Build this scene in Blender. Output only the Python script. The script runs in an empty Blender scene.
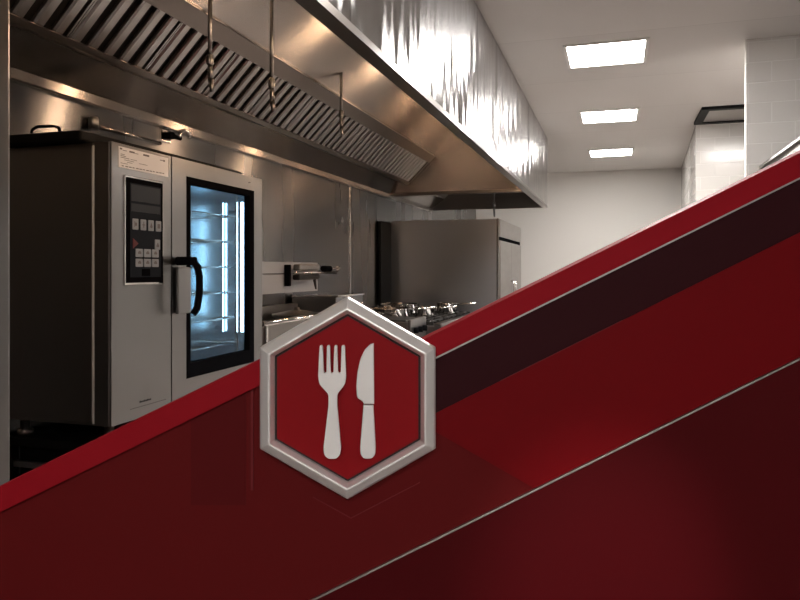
import bpy, bmesh, math, random
from mathutils import Vector, Matrix
random.seed(4)
scn = bpy.context.scene
col = scn.collection
H = 1.27                                        # eye height
TH = math.atan(217/700)                         # the lens looks this far left of the room's long axis
SN, CS = math.sin(TH), math.cos(TH)
CEIL = 2.92
SPOT_W = 150
ORIG = {}

# ------------------------------------------------------------------ materials
def lin(r, g, b):
    f = lambda v: (v/255/12.92) if v/255 <= .04045 else ((v/255+.055)/1.055)**2.4
    return (f(r), f(g), f(b), 1)

def mat(name, color, rough=.5, metal=0.0, spec=.5, coat=0.0, emit=None, estr=0.0, aniso=0.0, axis='Z'):
    m = bpy.data.materials.new(name); m.use_nodes = True
    nt = m.node_tree; p = nt.nodes['Principled BSDF']
    p.inputs['Base Color'].default_value = color if len(color) == 4 else (*color, 1)
    p.inputs['Roughness'].default_value = rough
    p.inputs['Metallic'].default_value = metal
    p.inputs['Specular IOR Level'].default_value = spec
    p.inputs['Coat Weight'].default_value = coat
    p.inputs['Coat Roughness'].default_value = .12
    if emit:
        p.inputs['Emission Color'].default_value = emit if len(emit) == 4 else (*emit, 1)
        p.inputs['Emission Strength'].default_value = estr
    if aniso:
        p.inputs['Anisotropic'].default_value = aniso
        t = nt.nodes.new('ShaderNodeCombineXYZ')                      # direction across the grain of the sheet
        for i, v in enumerate({'Z': (.08, .05, 1), 'Y': (.6, 0, .8)}[axis]): t.inputs[i].default_value = v
        nt.links.new(t.outputs[0], p.inputs['Tangent'])
    return m

def wear(m, scale=(1, 1, 1), amount=.12, bump=0.0, nscale=3.0, bdist=.01, detail=4):
    """slow variation of gloss and, if asked, of the surface itself (rolled sheet)"""
    nt = m.node_tree; p = nt.nodes['Principled BSDF']
    tc = nt.nodes.new('ShaderNodeTexCoord'); mp = nt.nodes.new('ShaderNodeMapping')
    mp.inputs['Scale'].default_value = scale
    nz = nt.nodes.new('ShaderNodeTexNoise'); nz.inputs['Scale'].default_value = nscale; nz.inputs['Detail'].default_value = detail
    nt.links.new(tc.outputs['Object'], mp.inputs[0]); nt.links.new(mp.outputs[0], nz.inputs['Vector'])
    r = p.inputs['Roughness'].default_value
    mr = nt.nodes.new('ShaderNodeMapRange'); mr.inputs['To Min'].default_value = max(0, r-amount); mr.inputs['To Max'].default_value = r+amount
    nt.links.new(nz.outputs[0], mr.inputs[0]); nt.links.new(mr.outputs[0], p.inputs['Roughness'])
    if bump:
        b = nt.nodes.new('ShaderNodeBump'); b.inputs['Strength'].default_value = bump; b.inputs['Distance'].default_value = bdist
        nt.links.new(nz.outputs[0], b.inputs['Height']); nt.links.new(b.outputs[0], p.inputs['Normal'])
    return m

def tiled(name, color, joint, w, h, plane, mortar=.006, rough=.25, offset=.5, bump=.4, coat=0.0):
    m = mat(name, color, rough, coat=coat); nt = m.node_tree; p = nt.nodes['Principled BSDF']
    tc = nt.nodes.new('ShaderNodeTexCoord'); sp = nt.nodes.new('ShaderNodeSeparateXYZ'); cb = nt.nodes.new('ShaderNodeCombineXYZ')
    nt.links.new(tc.outputs['Object'], sp.inputs[0])
    a, b = plane
    nt.links.new(sp.outputs[a], cb.inputs[0]); nt.links.new(sp.outputs[b], cb.inputs[1])
    br = nt.nodes.new('ShaderNodeTexBrick'); br.offset = offset
    for k, v in (('Scale', 1), ('Mortar Size', mortar), ('Mortar Smooth', .4), ('Brick Width', w), ('Row Height', h)):
        br.inputs[k].default_value = v
    c = color if len(color) == 4 else (*color, 1); j = joint if len(joint) == 4 else (*joint, 1)
    br.inputs['Color1'].default_value = c; br.inputs['Color2'].default_value = tuple(x*.96 for x in c[:3])+(1,)
    br.inputs['Mortar'].default_value = j
    nt.links.new(cb.outputs[0], br.inputs['Vector']); nt.links.new(br.outputs['Color'], p.inputs['Base Color'])
    if bump:
        bp = nt.nodes.new('ShaderNodeBump'); bp.inputs['Strength'].default_value = bump; bp.inputs['Distance'].default_value = .004; bp.invert = True
        nt.links.new(br.outputs['Fac'], bp.inputs['Height']); nt.links.new(bp.outputs[0], p.inputs['Normal'])
    return m

def glass_mat(name, tint, gloss=.08):
    m = bpy.data.materials.new(name); m.use_nodes = True; nt = m.node_tree; nt.nodes.clear()
    o = nt.nodes.new('ShaderNodeOutputMaterial'); mx = nt.nodes.new('ShaderNodeMixShader')
    t = nt.nodes.new('ShaderNodeBsdfTransparent'); g = nt.nodes.new('ShaderNodeBsdfGlossy'); f = nt.nodes.new('ShaderNodeFresnel')
    t.inputs[0].default_value = (*tint, 1); g.inputs['Roughness'].default_value = .02; f.inputs[0].default_value = 1.45
    ge = nt.nodes.new('ShaderNodeNewGeometry'); mu = nt.nodes.new('ShaderNodeMath'); mu.operation = 'MULTIPLY_ADD'
    mu.inputs[1].default_value = -1; mu.inputs[2].default_value = 1; ml = nt.nodes.new('ShaderNodeMath'); ml.operation = 'MULTIPLY'
    nt.links.new(ge.outputs['Backfacing'], mu.inputs[0]); nt.links.new(mu.outputs[0], ml.inputs[0]); nt.links.new(f.outputs[0], ml.inputs[1])
    nt.links.new(ml.outputs[0], mx.inputs[0]); nt.links.new(t.outputs[0], mx.inputs[1]); nt.links.new(g.outputs[0], mx.inputs[2])
    nt.links.new(mx.outputs[0], o.inputs[0]); return m

WARM = (1.0, .96, .925)
M = dict(
    steel=wear(mat('brushed_steel', (.28, .274, .27), .30, 1, aniso=.5, axis='Z'), (1, 1, 6), .06),
    steel_light=wear(mat('pale_brushed_steel', (.42, .44, .465), .34, 1, aniso=.6, axis='Z'), (1, 1, 4), .06, .06, 1.5),
    steel_dark=wear(mat('dull_steel', (.30, .28, .262), .34, 1), (1, 1, 5), .06),
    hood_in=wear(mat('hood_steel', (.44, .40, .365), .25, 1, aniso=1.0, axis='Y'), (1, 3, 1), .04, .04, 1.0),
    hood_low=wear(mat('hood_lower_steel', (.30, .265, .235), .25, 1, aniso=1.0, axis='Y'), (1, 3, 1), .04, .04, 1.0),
    hood_out=wear(mat('hood_face_steel', (.36, .355, .35), .18, 1, aniso=1.0, axis='Y'), (.35, 2.8, .45), .05, .6, 1.5, .04, 2.0),
    hood_rim=mat('hood_rim_steel', (.20, .175, .155), .3, 1),
    filt=mat('filter_steel', (.38, .36, .34), .28, 1),
    gap_shade=mat('filter_shadow_gap', (.015, .013, .012), .7),
    wall_steel=wear(mat('wall_steel', (.21, .206, .204), .27, 1, aniso=1.0, axis='Z'), (1, 2, .4), .05, .03, 1.5),
    chrome=mat('chrome', (.75, .72, .7), .12, 1),
    black=mat('black_plastic', (.006, .006, .007), .5, spec=0),
    rubber=mat('black_rubber', (.01, .01, .01), .7),
    enamel=mat('black_enamel', (.006, .006, .006), .55, spec=.1),
    iron=mat('cast_iron', (.03, .028, .026), .55, .4),
    glass=glass_mat('tinted_oven_glass', (.62, .74, .80)),
    screen=mat('control_glass', (.016, .019, .024), .3, spec=.04),
    display=mat('grey_display', (.035, .04, .046), .3, spec=.15),
    key=mat('pale_key', (.30, .33, .36), .4),
    redkey=mat('red_mark', (.12, .012, .012), .4),
    paper=mat('paper_sticker', (.85, .84, .83), .5),
    ink=mat('grey_ink', (.16, .15, .15), .6),
    blackink=mat('black_ink', (.02, .02, .02), .6),
    liner=mat('oven_liner_steel', (.50, .60, .66), .25, 1),
    lamp_cool=mat('oven_lamp_tube', (.8, .9, 1), emit=(.74, .90, 1.0), estr=7),
    lamp_warm=mat('canopy_lamp_lens', (.9, .8, .7), emit=(1.0, .66, .42), estr=80),
    diffuser=mat('light_diffuser', (.9, .9, .9), emit=WARM, estr=40),
    alu=mat('white_metal', (.75, .73, .70), .45),
    plaster=mat('painted_plaster', (.66, .635, .60), .7),
    plaster_grey=mat('grey_painted_plaster', (.30, .29, .28), .7),
    floor=tiled('quarry_floor', (.30, .255, .23), (.12, .10, .09), .3, .3, (0, 1), .006, .25, 0, .2),
    ceiling=tiled('ceiling_board', (.70, .675, .65), (.58, .555, .53), 40, 1.2, (0, 1), .005, .75, 0, .2),
    tile_y=tiled('glazed_block', (.54, .515, .485), (.60, .575, .545), .30, .145, (0, 2), .005, .2, .5, .5, .3),
    tile_p=tiled('painted_block', (.86, .835, .80), (.92, .90, .87), .30, .145, (0, 2), .005, .55, .5, .5),
    splash=mat('white_splash', (.44, .44, .45), .2),
    red_cap=mat('red_lacquer', lin(148, 18, 31), .55, spec=.1),
    red_mid=mat('overlay_deep_red', lin(112, 6, 14), .55, spec=.1),
    red_dark=mat('overlay_oxblood', lin(96, 18, 20), .55, spec=.1),
    red_reflection=mat('oxblood_reflection', lin(88, 16, 19), .55, spec=.1),
    maroon=mat('overlay_maroon', lin(50, 14, 20), .55, spec=.1),
    dusty=mat('overlay_dusty_red', lin(112, 40, 44), .6, spec=.1),
    wine=mat('overlay_wine_red', lin(76, 7, 13), .55, spec=.1),
    silver=mat('satin_silver', (.5, .49, .47), .35, 1),
    badge=wear(mat('badge_silver', (.94, .93, .92), .36, .55), (1, 1, 1), .04),
    badge_red=mat('badge_red', lin(142, 10, 20), .5, spec=.15),
    badge_black=mat('badge_black_edge', (.006, .004, .004), .5),
    cutlery=mat('satin_white_metal', (.92, .91, .90), .4, .1),
)

# ------------------------------------------------------------------ mesh helpers (world coordinates in, local out)
def box(bm, x0, x1, y0, y1, z0, z1, bev=0.0, seg=2):
    x0, x1 = sorted((x0, x1)); y0, y1 = sorted((y0, y1)); z0, z1 = sorted((z0, z1))
    r = bmesh.ops.create_cube(bm, size=1)
    for v in r['verts']:
        v.co = Vector(((x0+x1)/2+v.co.x*(x1-x0), (y0+y1)/2+v.co.y*(y1-y0), (z0+z1)/2+v.co.z*(z1-z0)))
    if bev:
        es = list({e for v in r['verts'] for e in v.link_edges})
        bmesh.ops.bevel(bm, geom=es, offset=bev, segments=seg, affect='EDGES', profile=.5)

def prism(bm, pts3, off):
    """closed solid: outline pts3 swept along the vector off"""
    a = [bm.verts.new(Vector(p)) for p in pts3]; off = Vector(off)
    b = [bm.verts.new(Vector(p)+off) for p in pts3]
    n = len(a)
    fs = [bm.faces.new(a), bm.faces.new(b[::-1])]
    for i in range(n):
        fs.append(bm.faces.new((a[i], b[i], b[(i+1) % n], a[(i+1) % n])))
    bmesh.ops.recalc_face_normals(bm, faces=fs)
    return fs

def tube(bm, pts, r, seg=10, r1=None):
    pts = [Vector(p) for p in pts]; rings = []
    for i, p in enumerate(pts):
        d = (pts[min(i+1, len(pts)-1)]-pts[max(i-1, 0)]).normalized()
        u = d.orthogonal().normalized()
        if rings:
            u = (pu-d*pu.dot(d)).normalized()
        pu = u; w = d.cross(u)
        rr = r if r1 is None else r+(r1-r)*i/(len(pts)-1)
        rings.append([bm.verts.new(p+(u*math.cos(k*2*math.pi/seg)+w*math.sin(k*2*math.pi/seg))*rr) for k in range(seg)])
    for a, b in zip(rings, rings[1:]):
        for k in range(seg):
            bm.faces.new((a[k], a[(k+1) % seg], b[(k+1) % seg], b[k])).smooth = True
    bm.faces.new(rings[0][::-1]); bm.faces.new(rings[-1])

def lathe(bm, cx, cy, prof, seg=28):
    rings = []
    for r, z in prof:
        rings.append([bm.verts.new((cx+r*math.cos(k*2*math.pi/seg), cy+r*math.sin(k*2*math.pi/seg), z)) for k in range(seg)])
    for a, b in zip(rings, rings[1:]):
        for k in range(seg):
            bm.faces.new((a[k], a[(k+1) % seg], b[(k+1) % seg], b[k])).smooth = True
    bm.faces.new(rings[0][::-1]); bm.faces.new(rings[-1])

def BM(): return bmesh.new()

def obj(name, bm, m, parent=None, origin=None, label=None):
    o0 = Vector(ORIG[parent.name]) if parent else Vector(origin or (0, 0, 0))
    bmesh.ops.recalc_face_normals(bm, faces=bm.faces[:])
    bmesh.ops.translate(bm, verts=bm.verts[:], vec=-o0)
    me = bpy.data.meshes.new(name); bm.to_mesh(me); bm.free()
    me.materials.append(M[m] if isinstance(m, str) else m)
    o = bpy.data.objects.new(name, me); col.objects.link(o)
    ORIG[o.name] = o0
    if parent: o.parent = parent
    else: o.location = o0
    if label: o['label'] = label
    return o

def thing(name, label, cat, loc, group=None):
    o = bpy.data.objects.new(name, None); col.objects.link(o); o.location = loc; o.empty_display_size = .1
    o['label'] = label; o['category'] = cat
    if group: o['group'] = group
    ORIG[o.name] = Vector(loc); return o

def tag(o, label, cat, group=None):
    o['label'] = label; o['category'] = cat
    if group: o['group'] = group
    return o

def struct(name, bm, m, origin=(0, 0, 0)):
    o = obj(name, bm, m, origin=origin); o['kind'] = 'structure'; return o

def copy_tree(root, loc, label, group):
    r = root.copy(); col.objects.link(r); r.location = loc; r['label'] = label
    if group: r['group'] = group
    for ch in list(root.children):
        c2 = ch.copy(); col.objects.link(c2); c2.parent = r
        for g in ch.children:
            d = g.copy(); col.objects.link(d); d.parent = c2
    return r

def bx(*a, **k):
    b = BM(); box(b, *a, **k); return b

# ------------------------------------------------------------------ the room
struct('floor', bx(-2.5, 3.1, -3.6, 12.3, -.08, 0), 'floor')
struct('ceiling', bx(-2.5, 3.1, -3.6, 12.3, CEIL, CEIL+.08), 'ceiling', (-9, .3, 0))
struct('wall_left', bx(-2.48, -2.36, -3.6, 12.3, 0, CEIL), 'wall_steel')
struct('wall_far', bx(-2.36, .99, 12.15, 12.3, 0, CEIL), 'plaster')
struct('wall_back', bx(-2.36, 3.0, -3.6, -3.5, 0, CEIL), 'plaster')
struct('wall_right', bx(3.0, 3.1, -3.6, 8.55, 0, CEIL), 'plaster_grey')
b = BM(); prism(b, [(.85, 8.55, 0), (3.1, 8.55, 0), (3.1, 12.3, 0), (.995, 12.3, 0)], (0, 0, CEIL))
struct('wall_recess', b, 'tile_y')
struct('wall_partition', bx(.885, 3.0, 5.53, 5.60, 0, CEIL), 'tile_p')
struct('trim_1', bx(-2.361, -2.354, 6.04, 6.06, .0, 2.04), 'chrome')

# ceiling lights
def light(x, y, label):
    t = thing('ceiling_light', label, 'ceiling light', (x, y, CEIL), 'square ceiling light panels')
    b = BM()
    for a in ((-.30, .30, -.30, -.275), (-.30, .30, .275, .30), (-.30, -.275, -.275, .275), (.275, .30, -.275, .275)):
        box(b, x+a[0], x+a[1], y+a[2], y+a[3], CEIL-.012, CEIL)
    obj('frame', b, 'alu', t)
    obj('diffuser', bx(x-.275, x+.275, y-.275, y+.275, CEIL-.008, CEIL-.001), 'diffuser', t)
    return t
L0 = light(-.08, 5.56, 'glowing square ceiling panel nearest the viewer, largest of the row of three')
for x, y, lb in ((-.08, 7.81, 'glowing square ceiling panel in the middle of the row of three'),
                 (-.08, 10.25, 'glowing square ceiling panel farthest away, closest to the grey end wall'),
                 (-.08, 3.31, 'ceiling light panel out of view above the red overlay board'),
                 (-.08, -2.0, 'ceiling light panel out of view behind the viewer on the left'),
                 (1.75, -2.0, 'added ceiling light panel out of view behind the viewer on the right'),  # added to brighten the badge
                 (1.50, 6.30, 'ceiling light panel hidden behind the glazed block partition')):
    copy_tree(L0, (x, y, CEIL), lb, 'square ceiling light panels')

# vent in the ceiling recess
t = thing('ceiling_vent', 'dark framed rectangular ceiling vent beside the white block wall', 'vent', (1.3, 8.05, CEIL))
b = BM()
for a in ((.82, 1.95, 7.67, 7.75), (.82, 1.95, 8.37, 8.45), (.82, .90, 7.75, 8.37), (1.87, 1.95, 7.75, 8.37)):
    box(b, *a, CEIL-.03, CEIL)
obj('frame', b, 'enamel', t)
b = BM()
for i in range(6):
    y = 7.77+i*.105
    prism(b, [(.90, y, CEIL-.004), (.90, y+.085, CEIL-.022), (.90, y+.085, CEIL-.016), (.90, y, CEIL)], (.97, 0, 0))
obj('louver_panel', b, 'steel_dark', t)

# ------------------------------------------------------------------ exhaust hood
HY0, HY1, HE = .85, 8.90, 7.20
hood = thing('exhaust_hood', 'long stainless steel exhaust canopy with baffle filters along the left wall', 'extractor hood', (-1.6, 4.9, 2.05))
def prof(name, pts, y0, y1, m, label=None):
    b = BM(); prism(b, [(x, y0, z) for x, z in pts], (0, y1-y0, 0)); return obj(name, b, m, hood, label=label)
def sheet(x0, z0, x1, z1, th=.006):
    d = Vector((x1-x0, z1-z0)).normalized(); n = Vector((-d.y, d.x))*th
    return [(x0, z0), (x1, z1), (x1+n.x, z1+n.y), (x0+n.x, z0+n.y)]
# outer face in separate sheets with standing seams
ys = [HY0, 2.13, 4.3, 6.45, HY1]
for a, c in zip(ys, ys[1:]):
    obj('face_panel', bx(-.845, -.83, a+.0015, c-.0015, 2.075, 2.915), 'hood_out', hood)
prof('front_rim', [(-.829, 2.05), (-.829, 2.078), (-.846, 2.078), (-.846, 2.062), (-.885, 2.062), (-.885, 2.085), (-.892, 2.085), (-.892, 2.05)], HY0, HY1, 'hood_rim')
prof('roof_panel', [(-.846, 2.90), (-.846, 2.915), (-1.46, 2.915), (-1.46, 2.90)], HY0, HY1, 'hood_in')
prof('front_lining', [(-.847, 2.09), (-.852, 2.09), (-.852, 2.90), (-.847, 2.90)], HY0, HY1, 'hood_in')
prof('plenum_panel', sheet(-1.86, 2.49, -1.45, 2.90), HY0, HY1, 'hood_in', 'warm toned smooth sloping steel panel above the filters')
prof('upper_channel', [(-1.86, 2.49), (-1.925, 2.425), (-1.905, 2.405), (-1.84, 2.47)], HY0, HE, 'hood_rim')
prof('grease_gutter', [(-2.165, 2.185), (-2.135, 2.185), (-2.115, 2.205), (-2.12, 2.212), (-2.14, 2.195), (-2.165, 2.197)], HY0, HE, 'hood_rim')
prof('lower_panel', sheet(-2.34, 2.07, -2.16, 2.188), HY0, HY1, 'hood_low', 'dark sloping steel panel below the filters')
prof('wall_rail', [(-2.359, 2.035), (-2.325, 2.035), (-2.318, 2.042), (-2.318, 2.082), (-2.325, 2.09), (-2.359, 2.09)], HY0, HY1, 'hood_in')
for y in (1.4, 2.7, 4.0, 5.3, 6.6):
    b = BM(); box(b, -.895, -.852, y-.10, y+.10, 2.12, 2.38, bev=.01); lf = obj('canopy_lamp', b, 'hood_rim', hood)
    b = BM(); box(b, -.905, -.893, y-.028, y+.028, 2.15, 2.35, bev=.005); obj('lens', b, 'lamp_warm', lf, label='warm glowing lamp lens')
# baffle filters: each cassette has its slats in its own mesh
S2 = math.sqrt(.5)
def slope(u, n): return (-2.15+(u*S2)+n*S2, 2.20+(u*S2)-n*S2)     # u up the slope, n out of it
n_f = 13; fw = (HE-HY0)/n_f
FL = .343
for i in range(n_f):
    y0 = HY0+i*fw
    b = BM()
    k = 5; p = fw/k
    for j in range(k):
        a = y0+j*p+.018; c = a+p*.54
        # a folded channel slat: flat face with bent lips
        secs = [(a, -.012), (a, .0), (a+.008, .008), (c-.008, .008), (c, .0), (c, -.012)]
        lo = [b.verts.new((slope(.012, n)[0], y, slope(.012, n)[1])) for y, n in secs]
        hi = [b.verts.new((slope(FL-.012, n)[0], y, slope(FL-.012, n)[1])) for y, n in secs]
        for q in range(len(secs)-1):
            b.faces.new((lo[q], lo[q+1], hi[q+1], hi[q]))
        b.faces.new(lo[::-1]); b.faces.new(hi)
        b.faces.new((lo[0], hi[0], hi[-1], lo[-1]))
    for yy in (y0+.002, y0+fw-.010):
        pts = [slope(0, .004), slope(FL, .004), slope(FL, -.03), slope(0, -.03)]
        prism(b, [(x, yy, z) for x, z in pts], (0, .008, 0))
    f = obj('baffle_filter', b, 'filt', hood)
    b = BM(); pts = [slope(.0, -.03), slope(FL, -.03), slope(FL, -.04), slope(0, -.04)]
    prism(b, [(x, y0+.001, z) for x, z in pts], (0, fw-.002, 0)); obj('shade_backing', b, 'gap_shade', f)  # near-black sheet paints the shade between the slats
prof('blank_panel', sheet(-2.15, 2.20, -1.86, 2.49), HE, HY1, 'steel_dark')
b = BM(); pts = [(-2.33, 2.10), (-.893, 2.10), (-.853, 2.12), (-.853, 2.899), (-1.47, 2.899), (-2.14, 2.225), (-2.16, 2.2)]
prism(b, [(x, HE-.01, z) for x, z in pts], (0, .02, 0)); obj('dividing_panel', b, 'hood_in', hood, label='copper toned vertical panel closing the filter bay')
obj('cross_rail', bx(-2.33, -.893, HE-.03, HE+.03, 2.066, 2.10, bev=.006), 'hood_rim', hood)
b = BM(); pts = [(-2.355, 2.05), (-.831, 2.05), (-.831, 2.915), (-1.47, 2.915), (-2.2, 2.2), (-2.355, 2.1)]
prism(b, [(x, HY1-.0, z) for x, z in pts], (0, .015, 0)); obj('end_panel', b, 'steel_dark', hood)
prism_b = BM(); prism(prism_b, [(x, HY0-.015, z) for x, z in pts], (0, .015, 0)); obj('end_panel', prism_b, 'steel_dark', hood)

# fire suppression drops
def drop(x, y, ztop, zbot, label, tilt=.03):
    t = thing('spray_nozzle', label, 'fire nozzle', (x, y, zbot), 'suppression nozzles hanging inside the hood')
    b = BM(); tube(b, [(x, y, ztop), (x, y, zbot+.14)], .010, 12); obj('drop_pipe', b, 'steel', t)
    b = BM(); lathe(b, x, y, [(.011, zbot+.17), (.017, zbot+.165), (.017, zbot+.125), (.012, zbot+.12)]); obj('coupling', b, 'steel', t)
    b = BM(); tube(b, [(x, y, zbot+.125), (x+.001, y+.001, zbot+.09), (x+.002, y+.003, zbot+.06)], .012, 12)
    tube(b, [(x+.002, y+.003, zbot+.06), (x+.004, y+.008, zbot+.02), (x+.005, y+.010, zbot)], .014, 12, .009); obj('nozzle', b, 'steel', t)
drop(-1.765, 2.78, 2.62, 2.08, 'thin steel pipe with spray nozzle hanging left of the other two before the filters')
drop(-1.64, 3.135, 2.71, 2.055, 'longer thin steel pipe with spray nozzle hanging between the other two')
drop(-1.765, 4.36, 2.60, 2.17, 'short steel pipe with spray nozzle, rightmost before the filters')
drop(-1.35, 8.0, 2.89, 1.88, 'thin hanging nozzle pipe above the tall refrigerator at the far hood end')

# ------------------------------------------------------------------ combi oven on its stand
FX = -1.777
oven = thing('combi_oven', 'tall stainless combi oven with black control panel and lit glass door', 'oven', (-2.05, 2.72, .69))
b = BM()
box(b, -2.30, FX-.012, 2.15, 2.60, .69, 1.745, bev=.004)             # control compartment
box(b, -2.30, FX-.045, 2.60, 3.275, 1.69, 1.745); box(b, -2.30, FX-.045, 2.60, 3.275, .69, .79)
box(b, -2.30, FX-.045, 3.235, 3.275, .79, 1.69); box(b, -2.30, -2.27, 2.60, 3.235, .79, 1.69)
obj('body', b, 'steel_dark', oven)
obj('side_or_shade_panel', bx(-2.295, -1.862, 2.143, 2.149, .705, 1.73, bev=.002), 'steel_dark', oven)
obj('side_seam', bx(-1.858, -1.852, 2.140, 2.149, .70, 1.732), 'alu', oven)
obj('corner_post', bx(-1.850, FX-.008, 2.142, 2.149, .692, 1.742, bev=.002), 'steel_dark', oven)
obj('front_panel', bx(FX-.012, FX, 2.145, 2.508, .692, 1.745, bev=.003), 'steel', oven)
# black top cover with loop handle
tc = obj('top_cover', bx(-2.30, FX-.10, 2.10, 3.26, 1.746, 1.785, bev=.008), 'enamel', oven)
b = BM(); tube(b, [(-2.16, 2.16, 1.785), (-2.155, 2.16, 1.812), (-2.13, 2.16, 1.822), (-2.06, 2.16, 1.820), (-2.03, 2.16, 1.812), (-2.02, 2.16, 1.785)], .006)
obj('loop_handle', b, 'black', tc)
# control panel
cp = obj('control_panel', bx(FX, FX+.006, 2.212, 2.448, 1.212, 1.63, bev=.002), 'chrome', oven)
obj('bezel', bx(FX+.004, FX+.009, 2.220, 2.440, 1.221, 1.622, bev=.002), 'black', cp)
obj('control_glass', bx(FX+.007, FX+.010, 2.238, 2.424, 1.242, 1.602), 'screen', cp)
obj('display', bx(FX+.008, FX+.0108, 2.243, 2.419, 1.535, 1.597), 'display', cp)
obj('display', bx(FX+.008, FX+.0108, 2.243, 2.419, 1.495, 1.525), 'display', cp)
for yy in (2.250, 2.297, 2.344, 2.391):
    k = obj('button', bx(FX+.009, FX+.0125, yy, yy+.033, 1.425, 1.467, bev=.003), 'key', cp)
obj('button', bx(FX+.009, FX+.0125, 2.385, 2.417, 1.352, 1.392, bev=.003), 'key', cp)
b = BM(); prism(b, [(FX+.009, 2.252, 1.392), (FX+.009, 2.252, 1.352), (FX+.009, 2.284, 1.372)], (.003, 0, 0)); obj('start_mark', b, 'redkey', cp, label='dim red triangular mark')
for yy in (2.268, 2.317, 2.366):
    for zz in (1.262+.02, 1.262+.058):
        obj('button', bx(FX+.009, FX+.0125, yy, yy+.042, zz, zz+.032, bev=.003), 'key', cp)
obj('usb_cover', bx(FX+.009, FX+.0125, 2.305, 2.355, 1.247, 1.274, bev=.002), 'black', cp)
# dark pictograms on the keys
def pict(*shapes):
    b = BM()
    for q in shapes:
        if len(q) == 4: box(b, FX+.0122, FX+.0131, *q)
        else: prism(b, [(FX+.0122, q[0], q[1]+.012), (FX+.0122, q[0]-.008, q[1]-.006), (FX+.0122, q[0], q[1]-.011), (FX+.0122, q[0]+.008, q[1]-.006)], (.0009, 0, 0))
    obj('pictogram', b, 'ink', cp)
z = 1.446
pict((2.2585, 2.2625, z-.011, z+.011), (2.2625, 2.2735, z-.006, z+.006))
pict((2.3115, 2.3155, z-.012, z+.012), (2.3055, 2.3215, z-.002, z+.002))
pict((2.3605, z))
pict((2.3995, 2.4155, z-.009, z+.009))
for yy in (2.268, 2.317, 2.366):
    for zz in (1.282, 1.320): pict((yy+.012, yy+.030, zz+.012, zz+.020), (yy+.016, yy+.026, zz+.02, zz+.024))
pict((2.393, 2.409, 1.362, 1.372), (2.397, 2.405, 1.372, 1.378))
# paper sticker with lines of small print
st = obj('sticker', bx(FX, FX+.0015, 2.183, 2.486, 1.655, 1.733), 'paper', oven, label='white paper notice with small print')
X0, X1 = FX+.0012, FX+.0022
for y, w, z, h in ((2.190, .012, 1.722, .006), (2.206, .022, 1.720, .002), (2.243, .030, 1.7185, .006), (2.275, .020, 1.7185, .002),
                   (2.325, .036, 1.7185, .007), (2.430, .020, 1.716, .003), (2.452, .010, 1.714, .007),
                   (2.194, .022, 1.704, .002), (2.194, .030, 1.698, .002), (2.194, .048, 1.692, .002), (2.250, .036, 1.692, .0015), (2.215, .055, 1.685, .0015),
                   (2.30, .05, 1.683, .0015), (2.230, .03, 1.678, .0015), (2.194, .04, 1.671, .0015)):
    obj('print_line', bx(X0, X1, y, y+w, z, z+h), 'ink', st)
for i in range(13):
    y = 2.200+i*.0205; obj('print_line', bx(X0, X1, y, y+(.015 if i % 3 else .011), 1.660+.0003*i, 1.6635+.0003*i), 'ink', st)
b = BM()
for i in range(8):
    y = 2.305+i*.009; hh = (.008, .006, .006, .0075, .006, .0075, .006, .006)[i]
    box(b, FX, FX+.001, y, y+.0065, .752, .752+hh)
for i in range(18):
    y = 2.25+i*.0125; box(b, FX, FX+.0006, y, y+.009, .736, .738)
obj('maker_lettering', b, 'blackink', oven)
# door
door = obj('door', BM(), 'steel', oven)
b = BM()
def ring(bm, y0, y1, z0, z1, a0, a1, c0, c1, x0, x1):
    for (p, q, r, s) in ((y0, y1, c1, z1), (y0, y1, z0, c0), (y0, a0, c0, c1), (a1, y1, c0, c1)):
        box(bm, x0, x1, p, q, r, s)
ring(b, 2.513, 3.29, .692, 1.745, 2.615, 3.205, .80, 1.675, FX-.04, FX)
bmesh.ops.remove_doubles(b, verts=b.verts, dist=1e-5)
bmesh.ops.translate(b, verts=b.verts[:], vec=-ORIG[door.name]); b.to_mesh(door.data); b.free()
b = BM(); ring(b, 2.615, 3.205, .80, 1.675, 2.645, 3.160, .865, 1.645, FX-.03, FX+.001)
obj('glass_border', b, 'black', door)
obj('glass_pane', bx(FX-.022, FX-.016, 2.64, 3.165, .86, 1.65), 'glass', door)
b = BM()                                                              # bracket, steel lever plate, black bowed grip
box(b, FX, FX+.085, 2.530, 2.575, 1.290, 1.326, bev=.008)
tube(b, [(FX+.070, 2.556, 1.312), (FX+.090, 2.562, 1.285), (FX+.097, 2.566, 1.24), (FX+.097, 2.566, 1.17), (FX+.090, 2.560, 1.11), (FX+.075, 2.553, 1.085)], .015, 12)
hd = obj('handle', b, 'black', door, label='black bowed door handle')
obj('lever_plate', bx(FX+.005, FX+.022, 2.528, 2.618, 1.085, 1.282, bev=.004), 'steel', hd)
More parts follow.
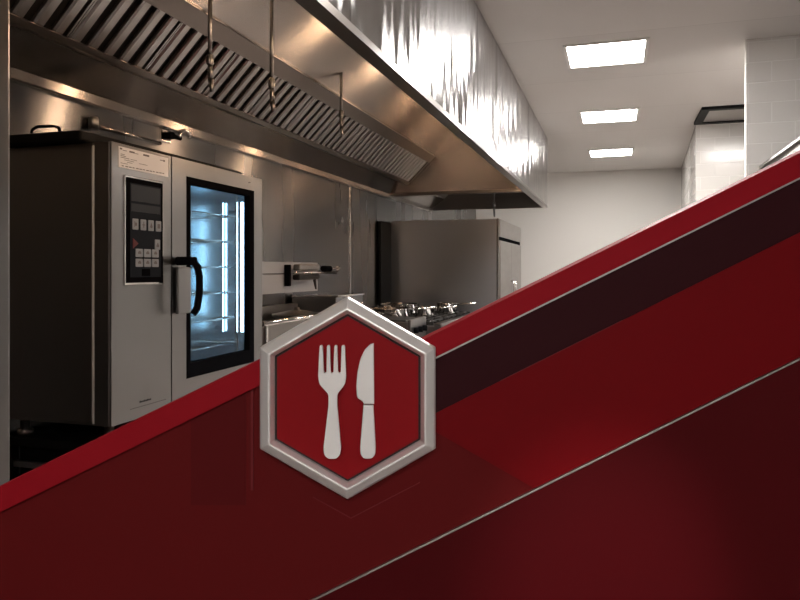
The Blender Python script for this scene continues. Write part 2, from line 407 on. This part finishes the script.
# lit cavity
b = BM()
box(b, -2.268, -2.262, 2.603, 3.232, .792, 1.688); box(b, -2.262, -1.83, 2.602, 2.608, .792, 1.688); box(b, -2.262, -1.83, 3.226, 3.232, .792, 1.688)
box(b, -2.262, -1.83, 2.608, 3.226, 1.680, 1.688); box(b, -2.262, -1.83, 2.608, 3.226, .792, .800)
obj('cavity_liner', b, 'liner', oven, label='pale bluish steel lining glowing inside')
for (lx, ly) in ((-1.845, 3.205), (-1.96, 3.212), (-2.235, 3.00)):
    b = BM(); w2 = .003 if lx == -1.96 else .006; box(b, lx-w2, lx+w2, ly-w2, ly+w2, .95, 1.62, bev=.001); obj('lamp_tube', b, 'lamp_cool', oven)
for i in range(6):
    z = .90+i*.128
    b = BM()
    tube(b, [(-2.24, 2.64, z), (-1.86, 2.64, z), (-1.86, 3.17, z), (-2.24, 3.17, z), (-2.24, 2.64, z)], .004, 6)
    for j in range(7): tube(b, [(-2.24, 2.70+j*.07, z), (-1.86, 2.70+j*.07, z)], .0022, 5)
    obj('wire_rack', b, 'chrome', oven)
for yy in (2.63, 3.18):
    for xx in (-1.865, -2.20): obj('rack_holder', bx(xx-.006, xx+.006, yy-.006, yy+.006, .81, 1.66), 'chrome', oven)
for xx in (-2.24, -1.84):
    for yy in (2.21, 3.22):
        b = BM(); lathe(b, xx, yy, [(.03, .618), (.03, .64), (.018, .645), (.018, .69)], 16); obj('foot', b, 'steel_dark', oven)

stand = thing('oven_stand', 'dark steel stand with rails under the combi oven', 'stand', (-2.05, 2.72, 0))
b = BM(); box(b, -2.30, -1.79, 2.16, 3.28, .585, .617, bev=.004); obj('top_frame', b, 'enamel', stand)
obj('shade_back', bx(-2.30, -2.285, 2.2, 3.22, .02, .585), 'enamel', stand); obj('side_or_shade_panel', bx(-2.26, -1.84, 2.205, 2.215, .02, .585), 'enamel', stand)  # closed black panels paint the oven's shade inside the open stand
for xx in (-2.28, -1.82):
    for yy in (2.18, 3.24): obj('leg', bx(xx-.02, xx+.02, yy-.02, yy+.02, 0, .585, bev=.003), 'enamel', stand)
for z in (.16, .34, .50):
    for y in (2.172, 3.23): obj('tray_rail', bx(-2.26, -1.84, y, y+.018, z, z+.022), 'steel_light', stand)
tag(obj('dark_floor_sheet', bx(-2.34, -1.45, 1.46, 2.13, 0, .012, bev=.005), 'rubber', origin=(-1.9, 1.8, 0)), 'added black sheet darkening the floor in front of the oven stand', 'added sheet')  # added black sheet that holds the floor dark below the oven
obj('bottom_shelf', bx(-2.26, -1.84, 2.2, 3.22, .20, .215), 'steel_dark', stand)
b = BM(); tube(b, [(-1.60, 1.98, .036), (-1.74, 2.03, .036), (-1.86, 2.05, .036), (-2.0, 2.08, .036), (-2.1, 2.05, .036), (-2.25, 2.02, .036)], .024, 10)
tag(obj('drain_hose', b, 'rubber', origin=(-1.9, 2.06, 0)), 'black rubber hose lying on the dark floor below the oven', 'hose')

# fittings on the wall above the oven
t = thing('wall_valve', 'chrome wall valve with hooked lever above the oven door', 'valve', (-2.36, 3.27, 2.02))
obj('back_plate', bx(-2.36, -2.345, 3.22, 3.31, 1.965, 2.035, bev=.004), 'chrome', t)
b = BM(); tube(b, [(-2.345, 3.265, 2.0), (-2.30, 3.265, 2.0)], .02, 14); tube(b, [(-2.315, 3.24, 2.0), (-2.315, 3.35, 2.0)], .012, 10); obj('valve_body', b, 'black', t)
b = BM(); tube(b, [(-2.31, 3.33, 2.0), (-2.31, 3.345, 2.03), (-2.31, 3.38, 2.052), (-2.31, 3.42, 2.05), (-2.31, 3.435, 2.028), (-2.31, 3.42, 2.012)], .009, 10); obj('lever', b, 'chrome', t)
t = thing('wall_post', 'short round steel post on the wall rail above the oven', 'post', (-2.345, 2.70, 1.93))
b = BM(); lathe(b, -2.336, 2.70, [(.023, 1.925), (.023, 1.975), (.018, 1.985), (.0, 1.986)], 18); obj('post_body', b, 'steel', t)
b = BM(); tube(b, [(-2.352, 2.73, 1.953), (-2.352, 3.22, 1.953)], .011, 10)
tag(obj('gas_pipe', b, 'hood_in', origin=(-2.335, 2.9, 1.953)), 'horizontal copper toned pipe from the round post to the wall valve', 'pipe')

# ------------------------------------------------------------------ wall behind the cooking line
for z0, z1, lb in ((1.245, 1.330, 'upper white strip of splash tiling on the steel wall right of the oven'), (1.10, 1.238, 'lower white strip of splash tiling on the steel wall right of the oven')):
    tag(obj('splash_tile', bx(-2.364, -2.352, 4.05, 5.30, z0, z1, bev=.002), 'splash', origin=(-2.356, 4.6, z0)), lb, 'tile', 'white splash tiles')
t = thing('wall_faucet', 'dark wall mounted pot filler tap with levers on white tiles', 'tap', (-2.35, 4.95, 1.23))
obj('mounting_plate', bx(-2.352, -2.31, 4.69, 4.725, 1.15, 1.31, bev=.004), 'black', t)
obj('mixer_body', bx(-2.31, -2.25, 4.75, 5.12, 1.265, 1.315, bev=.012), 'steel_dark', t)
obj('mixer_body', bx(-2.31, -2.25, 4.74, 5.12, 1.195, 1.238, bev=.012), 'iron', t)
b = BM(); tube(b, [(-2.27, 4.70, 1.25), (-2.24, 5.0, 1.25), (-2.23, 5.42, 1.25)], .009, 10); obj('spout', b, 'chrome', t)
b = BM(); tube(b, [(-2.26, 5.20, 1.282), (-2.26, 5.34, 1.282)], .024, 12); obj('lever_knob', b, 'black', t)
b = BM(); tube(b, [(-2.26, 5.34, 1.282), (-2.26, 5.54, 1.285)], .008, 8); tube(b, [(-2.26, 5.50, 1.284), (-2.26, 5.53, 1.285)], .018, 8); obj('lever', b, 'chrome', t)
b = BM(); tube(b, [(-2.26, 5.03, 1.20), (-2.26, 5.05, 1.15), (-2.26, 5.06, 1.12)], .014, 8, .007); obj('drip_nozzle', b, 'iron', t)

# fryer next to the oven
t = thing('deep_fryer', 'low stainless fryer with recessed tank and bright front rail right of the oven', 'fryer', (-2.08, 4.05, 0))
b = BM(); box(b, -2.34, -1.86, 3.42, 4.75, .06, .80, bev=.004); box(b, -1.90, -1.86, 3.42, 4.75, .80, .96); box(b, -2.34, -2.27, 3.42, 4.75, .80, 1.02)
box(b, -2.27, -1.90, 3.42, 3.47, .80, .96); box(b, -2.27, -1.90, 4.70, 4.75, .80, .96); box(b, -2.27, -1.90, 4.06, 4.10, .80, .94)
obj('body', b, 'steel_dark', t)
b = BM(); tube(b, [(-1.845, 3.42, .975), (-1.845, 4.76, .975)], .014, 12); fr = obj('front_rail', b, 'chrome', t)
for yy in (3.46, 4.1, 4.72): obj('rail_bracket', bx(-1.856, -1.836, yy-.012, yy+.012, .86, .975, bev=.003), 'chrome', fr)
b = BM(); lathe(b, -2.09, 4.36, [(.16, .95), (.17, .962), (.165, .972), (.05, .995), (.02, 1.0), (.02, 1.015), (.0, 1.016)], 32); obj('tank_lid', b, 'steel', t)
for xx in (-2.30, -1.90):
    for yy in (3.46, 4.70): obj('foot', bx(xx-.02, xx+.02, yy-.02, yy+.02, 0, .06), 'steel_dark', t)
t = thing('salamander_cabinet', 'small stainless steel cabinet against the wall between fryer and range', 'cabinet', (-2.2, 5.02, 0))
obj('body', bx(-2.34, -1.98, 4.80, 5.36, .04, 1.075, bev=.006), 'steel', t)
obj('top_lip', bx(-2.345, -1.965, 4.795, 5.365, 1.066, 1.082, bev=.003), 'chrome', t)
b = BM(); tube(b, [(-1.975, 5.25, .98), (-1.95, 5.25, .99), (-1.95, 5.25, 1.02)], .012, 8); obj('knob', b, 'chrome', t)

# cooking range
rng = thing('cooking_range', 'stainless cooking range with cast grates in front of the tall refrigerator', 'stove', (-1.85, 6.25, 0))
b = BM(); box(b, -2.34, -1.38, 5.42, 7.05, .10, .82, bev=.005); box(b, -1.40, -1.33, 5.42, 7.05, .74, .845, bev=.01); box(b, -2.34, -2.28, 5.42, 7.05, .82, .85)
obj('body', b, 'steel', rng)
for i in range(3):
    for j in range(2):
        x0 = -2.24+j*.42; y0 = 5.48+i*.52
        b = BM()
        for q in range(5): box(b, x0+.02+q*.085, x0+.034+q*.085, y0, y0+.46, .838, .853)
        for q in range(2): box(b, x0, x0+.40, y0+.01+q*.43, y0+.024+q*.43, .822, .850)
        box(b, x0, x0+.40, y0+.22, y0+.236, .822, .850)
        obj('pan_support', b, 'iron', rng)
for i in range(6):
    y = 5.60+i*.25
    b = BM(); tube(b, [(-1.33, y, .79), (-1.29, y, .79)], .026, 14); obj('control_knob', b, 'black', rng)
obj('oven_door', bx(-1.385, -1.365, 5.5, 6.2, .2, .70, bev=.005), 'steel', rng); obj('oven_door', bx(-1.385, -1.365, 6.27, 6.97, .2, .70, bev=.005), 'steel', rng)
for xx in (-2.28, -1.45):
    for yy in (5.48, 6.98): obj('foot', bx(xx-.02, xx+.02, yy-.02, yy+.02, 0, .10), 'steel_dark', rng)

def pan(name, x, y, r, h, hang, label, z=.853, two=False, m='chrome'):
    t = thing(name, label, 'pan', (x, y, z))
    b = BM(); lathe(b, x, y, [(.0, z), (r*.93, z), (r*.97, z+.008), (r, z+h-.004), (r+.006, z+h), (r-.004, z+h), (r*.95, z+.012), (.0, z+.010)], 36); obj('pan_body', b, m, t)
    if hang is not None:
        for a in ((hang, hang+math.pi) if two else (hang,)):
            dx, dy = math.cos(a), math.sin(a)
            b = BM()
            if two:
                px, py = -dy*.045, dx*.045; zz = z+h-.02
                tube(b, [(x+dx*r+px, y+dy*r+py, zz), (x+dx*(r+.045)+px, y+dy*(r+.045)+py, zz+.01), (x+dx*(r+.045)-px, y+dy*(r+.045)-py, zz+.01), (x+dx*r-px, y+dy*r-py, zz)], .006, 8)
            else:
                tube(b, [(x+dx*r*.98, y+dy*r*.98, z+h-.02), (x+dx*(r+.06), y+dy*(r+.06), z+h-.008), (x+dx*(r+.21), y+dy*(r+.21), z+h+.004)], .009, 8)
            obj('handle', b, m, t)
    return t
pan('saute_pan', -1.95, 5.98, .20, .075, .4, 'wide shallow steel pan with long handle on the middle of the range')
pan('stock_pot', -2.02, 6.52, .19, .09, 1.2, 'low wide steel pot with side handles at the back of the range', two=True)
pan('saucepan', -1.60, 6.72, .10, .095, -.25, 'small round steel saucepan standing nearest the refrigerator on the range')
pan('frying_pan', -2.02, 5.60, .13, .06, -.5, 'small steel frying pan at the near end of the range')
pan('small_pot', -1.70, 6.25, .09, .08, .2, 'little steel pot in front of the wide shallow pan')
t = thing('griddle', 'narrow stainless griddle with dark dials at the near end of the range', 'griddle', (-1.7, 5.18, 0))
obj('body', bx(-1.95, -1.48, 4.96, 5.40, .08, .885, bev=.005), 'steel', t)
obj('front_panel', bx(-1.48, -1.455, 4.96, 5.40, .75, .90, bev=.004), 'steel', t)
obj('hot_plate', bx(-1.93, -1.50, 4.98, 5.38, .885, .897, bev=.003), 'iron', t)
for yy in (5.06, 5.18, 5.30):
    b = BM(); tube(b, [(-1.455, yy, .815), (-1.425, yy, .815)], .022, 14); obj('dial', b, 'black', t)
for xx in (-1.92, -1.52):
    for yy in (5.0, 5.36): obj('foot', bx(xx-.02, xx+.02, yy-.02, yy+.02, 0, .08), 'steel_dark', t)

# tall refrigerator
fr = thing('upright_refrigerator', 'tall stainless refrigerator beyond the range below the far hood end', 'refrigerator', (-1.7, 7.95, 0))
obj('body', bx(-2.335, -1.165, 7.18, 8.80, .10, 1.80, bev=.006), 'steel_light', fr)
obj('shadow_strip', bx(-2.352, -2.325, 6.84, 7.178, .90, 1.775), 'enamel', fr, label='black strip painting the refrigerator shadow on the wall')  # black strip stands in for the refrigerator's shadow on the wall
obj('corner_trim', bx(-1.185, -1.160, 7.172, 7.20, .10, 1.80, bev=.004), 'chrome', fr)
obj('top_grille', bx(-1.164, -1.148, 7.19, 8.79, 1.615, 1.795, bev=.003), 'steel_dark', fr)
obj('grille_gap', bx(-1.168, -1.156, 7.20, 8.79, 1.575, 1.615), 'black', fr)
for y0, y1 in ((7.19, 7.985), (7.995, 8.79)):
    d = obj('door', bx(-1.164, -1.145, y0, y1, .14, 1.575, bev=.004), 'steel_dark', fr)
    yy = y1-.06 if y0 < 7.5 else y0+.06
    b = BM(); tube(b, [(-1.147, yy, .75), (-1.11, yy, .77), (-1.11, yy, 1.13), (-1.147, yy, 1.15)], .01, 8); obj('handle', b, 'chrome', d)
for xx in (-2.18, -1.23):
    for yy in (7.25, 8.72): obj('foot', bx(xx-.025, xx+.025, yy-.025, yy+.025, 0, .10), 'steel_dark', fr)

# tall steel cabinet at the left edge
t = thing('tall_cabinet', 'edge of a tall stainless cabinet at the far left beside the oven', 'cabinet', (-1.9, 1.06, 0))
obj('body', bx(-2.34, -1.505, .70, 1.41, .08, 2.03, bev=.006), 'steel', t)
obj('side_edge', bx(-1.505, -1.485, .695, 1.42, .08, 2.03, bev=.008, seg=4), 'steel', t)
for xx in (-2.25, -1.60):
    for yy in (.78, 1.33): obj('foot', bx(xx-.025, xx+.025, yy-.025, yy+.025, 0, .08), 'steel_dark', t)

# canopy on the block partition at right
t = thing('wall_canopy', 'slim stainless wall canopy with dark rim on the block partition', 'canopy', (1.5, 5.5, 1.88))
obj('body', bx(.99, 2.0, 3.9, 5.528, 1.90, 2.00, bev=.004), 'steel_dark', t)
obj('top_lip', bx(.968, 2.02, 3.88, 5.528, 1.992, 2.012, bev=.003), 'steel', t)
obj('drip_rim', bx(.975, 2.01, 3.885, 5.528, 1.87, 1.905, bev=.003), 'steel', t)
obj('dark_band', bx(.984, .992, 3.9, 5.525, 1.908, 1.945), 'enamel', t)

# ------------------------------------------------------------------ red overlay graphic, added as a board in front of the cooking line
D0 = 1.60
FWD, RGT, UP = Vector((-SN, CS, 0)), Vector((CS, SN, 0)), Vector((0, 0, 1))
K = D0/700
def sp(px, py, n=0.0):                                               # board coordinates (2.29 mm units) -> room; n = height above the board face
    return FWD*(D0-n)+RGT*((px-400)*K)+UP*(H+(270-py)*K)
BOT = 270+H/K
def slab(bm, pts, n0, n1):
    return prism(bm, [sp(x, y, n0) for x, y in pts], -FWD*(n1-n0))
base = FWD*(D0+.03); base.z = 0
banner = thing('overlay_graphic', 'flat overlay graphic built as a dark red board with sloping top, bright red rails and silver trims', 'overlay graphic', base)
XL, XR = -45, 858
lt = lambda x: 486.5-.4885*x            # left sloping top
rt = lambda x: 336-.4955*(x-430)        # right sloping top
s1 = lambda x: 356.5-.4935*(x-437.5)    # upper silver trim
d1 = lambda x: 412-.4958*(x-437)        # foot of the maroon band
s2 = lambda x: 599-.4954*(x-312.5)      # lower silver trim
b = BM(); slab(b, [(XL, lt(XL)), (332, lt(332)), (332, rt(332)), (XR, rt(XR)), (XR, BOT-12), (XL, BOT-12)], -.05, 0)
obj('overlay_core', b, 'red_dark', banner)
def strip(name, m, top, bot, x0, x1, n0, n1, bev=0.0, label=None):
    b = BM(); slab(b, [(x0, top(x0)), (x1, top(x1)), (x1, bot(x1)), (x0, bot(x0))], n0, n1)
    if bev: bmesh.ops.bevel(b, geom=b.edges[:], offset=bev, segments=2, affect='EDGES')
    return obj(name, b, m, banner, label=label)
strip('overlay_top_rail', 'red_cap', lambda x: lt(x)-.3, lambda x: lt(x)+25.5, XL-1, 333, -.051, .012, .0013, 'bright red sloping rail of the overlay graphic left of the badge')
strip('overlay_top_rail', 'red_cap', lambda x: rt(x)-.3, lambda x: s1(x)-1, 333, XR+1, -.051, .012, .0013, 'bright red sloping rail of the overlay graphic right of the badge')
strip('silver_trim', 'silver', lambda x: s1(x)-1, lambda x: s1(x)+1, 333, XR, 0, .010, .001, 'thin silver upper trim')
strip('silver_trim', 'silver', lambda x: s2(x)-1, lambda x: s2(x)+1, XL, XR, 0, .010, .001, 'thin silver lower trim')
strip('maroon_band', 'maroon', lambda x: s1(x)+1.4, d1, 345, XR, 0, .002)
b = BM(); slab(b, [(418, d1(418)), (XR, d1(XR)), (XR, s2(XR)-1.4), (534, s2(534)-1.4)], 0, .004); obj('red_band', b, 'red_mid', banner, label='broad deep red sloping band')
strip('overlay_hairline', 'dusty', lambda x: d1(x)-.5, lambda x: d1(x)+.4, 500, 622, .003, .005)
b = BM(); slab(b, [(XL, s2(XL)+1.4), (XR, s2(XR)+1.4), (XR, BOT-12), (XL, BOT-12)], 0, .003); obj('lower_panel', b, 'wine', banner, label='dark wine red triangular lower part of the overlay graphic')
b = BM(); slab(b, [(191, lt(191)+27), (246, lt(246)+27), (246, 505), (191, 505)], 0, .0012); obj('reflection_band', b, 'red_reflection', banner)  # darker red paints a dark reflection band on the board
b = BM(); slab(b, [(251, lt(251)+27), (253.4, lt(253.4)+27), (253.4, 490), (251, 490)], 0, .003); obj('overlay_upright_line', b, 'dusty', banner)
b = BM(); slab(b, [(313, 496.5), (351, 517.5), (420, 481.8), (420, 482.8), (351, 518.6), (313, 497.5)], 0, .0015); obj('overlay_chevron', b, 'dusty', banner)
for px in (20, 780):
    b = BM(); c = FWD*(D0+.025)+RGT*((px-400)*K)
    prism(b, [c-RGT*.04-FWD*.16, c+RGT*.04-FWD*.16, c+RGT*.04+FWD*.16, c-RGT*.04+FWD*.16], (0, 0, .028)); obj('foot', b, 'iron', banner)

# hexagonal badge of the overlay graphic
N0 = .0125
bc = sp(348.5, 396, N0)
badge = thing('hexagonal_badge', 'hexagonal silver framed red badge with fork and knife from the overlay graphic', 'badge', bc)
KB = (D0-.03)/700                                                     # the badge stands a little nearer
def hexring(r, n, ex=1.0):
    return [bc+FWD*(-(n-N0))+RGT*(r*KB*math.sin(k*math.pi/3)*1.0)+UP*(r*KB*math.cos(k*math.pi/3)) for k in range(6)]
def hexframe(prof):
    b = BM(); rings = [[b.verts.new(p) for p in hexring(r, n)] for r, n in prof]
    for a, c in zip(rings, rings[1:]+rings[:1]):
        for k in range(6): b.faces.new((a[k], a[(k+1) % 6], c[(k+1) % 6], c[k]))
    es = [e for e in b.edges if abs((e.verts[0].co-e.verts[1].co).dot(FWD)) > .001 or (e.verts[0].co-e.verts[1].co).length < .04]
    bmesh.ops.bevel(b, geom=b.edges[:], offset=.0022, segments=3, affect='EDGES', profile=.5)
    for f in b.faces: f.smooth = False
    return b
obj('frame', hexframe([(102, N0), (102, N0+.012), (100, N0+.019), (90.5, N0+.032), (88.5, N0+.032), (84.5, N0+.016), (84.5, N0)]), 'badge', badge)
b = BM(); prism(b, hexring(85.5, N0), -FWD*.006); obj('back_plate', b, 'badge_black', badge)
b = BM(); prism(b, hexring(81.8, N0+.006), -FWD*.005); obj('red_face', b, 'badge_red', badge)
def bp(px, py, n): return bc-FWD*(n-N0)+RGT*((px-348.5)*KB)+UP*((396-py)*KB)
def smooth_closed(pts, it=2):
    for _ in range(it):
        q = []
        for i in range(len(pts)):
            a, c = pts[i], pts[(i+1) % len(pts)]
            q += [(a[0]*.75+c[0]*.25, a[1]*.75+c[1]*.25), (a[0]*.25+c[0]*.75, a[1]*.25+c[1]*.75)]
        pts = q
    return pts
def emboss(pts, n0, n1, r=.0032):
    b = BM(); fs = prism(b, [bp(x, y, n0) for x, y in pts], -FWD*(n1-n0))
    top = [e for e in fs[1].edges]
    bmesh.ops.bevel(b, geom=top, offset=r, segments=4, affect='EDGES', profile=.5)
    return b
Z2 = lambda x, y: (240+x/2.609, 280+y/2.609)                          # outline measured on an enlargement
fork = [(211, 163), (219, 163), (222, 235), (229, 235), (230, 163), (238, 163), (240, 235), (247, 235), (249, 163), (257, 163), (259, 235), (266, 235), (268, 163), (277, 163),
        (280, 245), (277, 265), (257, 290), (257, 320), (267, 430), (264, 448), (254, 458), (233, 458), (223, 448), (221, 430), (234, 320), (234, 290), (211, 265), (207, 245)]
def round_some(pts, sharp):
    out = []
    n = len(pts)
    for i, p in enumerate(pts):
        if i in sharp: out.append(p); continue
        a, c = pts[i-1], pts[(i+1) % n]
        la = math.dist(a, p); lc = math.dist(c, p)
        fa = min(.35, 7/la); fc = min(.35, 7/lc)
        p0 = (p[0]+(a[0]-p[0])*fa, p[1]+(a[1]-p[1])*fa); p2 = (p[0]+(c[0]-p[0])*fc, p[1]+(c[1]-p[1])*fc)
        for u in (0, .33, .67, 1):
            out.append(((1-u)**2*p0[0]+2*u*(1-u)*p[0]+u*u*p2[0], (1-u)**2*p0[1]+2*u*(1-u)*p[1]+u*u*p2[1]))
    return out
obj('fork', emboss([Z2(*p) for p in round_some(fork, set())], N0+.016, N0+.026, .0013), 'cutlery', badge, label='pale four-tined fork')
blade = [(352, 158), (353, 316), (326, 316), (322, 308), (308, 300), (306, 270), (309, 235), (316, 200), (328, 175), (342, 161)]
kn = obj('knife', emboss([Z2(*p) for p in round_some(blade, {0, 1, 2})], N0+.016, N0+.026), 'cutlery', badge, label='pale table knife')
grip = [(325, 319), (351, 319), (357, 430), (356, 447), (347, 458), (326, 458), (317, 447), (316, 430)]
obj('grip', emboss([Z2(*p) for p in round_some(grip, {0, 1})], N0+.016, N0+.026), 'cutlery', kn)

# added spotlight and fixture behind the viewer, giving the graphic its printed glow
sl = RGT*.55-FWD*.7; sl.z = CEIL
t = thing('added_glow_spot', 'added spotlight out of view behind the viewer, making the glow on the red overlay board', 'spotlight', sl)
aim = sp(600, 610); hp = sl-UP*.16; dr = (aim-hp).normalized()
b = BM(); tube(b, [sl, sl-UP*.015], .05, 20); tube(b, [sl-UP*.015, hp], .009, 8); obj('added_spot_mount', b, 'black', t)
b = BM(); tube(b, [hp-dr*.07, hp+dr*.02, hp+dr*.06], .035, 20, .042); obj('lamp_head', b, 'black', t)
ld = bpy.data.lights.new('spot_lamp', 'SPOT'); ld.energy = SPOT_W; ld.spot_size = math.radians(14); ld.spot_blend = 1; ld.shadow_soft_size = .02; ld.color = (1, .95, .9)
lo = bpy.data.objects.new('spot_lamp', ld); col.objects.link(lo); lo.location = hp+dr*.075; lo.rotation_euler = dr.to_track_quat('-Z', 'Y').to_euler()

# ------------------------------------------------------------------ camera, world, view
cam = bpy.data.cameras.new('camera'); co = bpy.data.objects.new('camera', cam); col.objects.link(co)
co.location = (0, 0, H); co.rotation_euler = (math.pi/2, 0, TH)
cam.sensor_width = 36; cam.lens = 31.5; cam.shift_y = -30/800; cam.clip_start = .02
scn.camera = co
w = bpy.data.worlds.new('world'); scn.world = w; w.use_nodes = True
w.node_tree.nodes['Background'].inputs[0].default_value = (.02, .02, .02, 1)
scn.view_settings.view_transform = 'Standard'; scn.view_settings.look = 'None'
scn.view_settings.gamma = 1; scn.view_settings.use_curve_mapping = False
scn.view_settings.exposure = 0.68
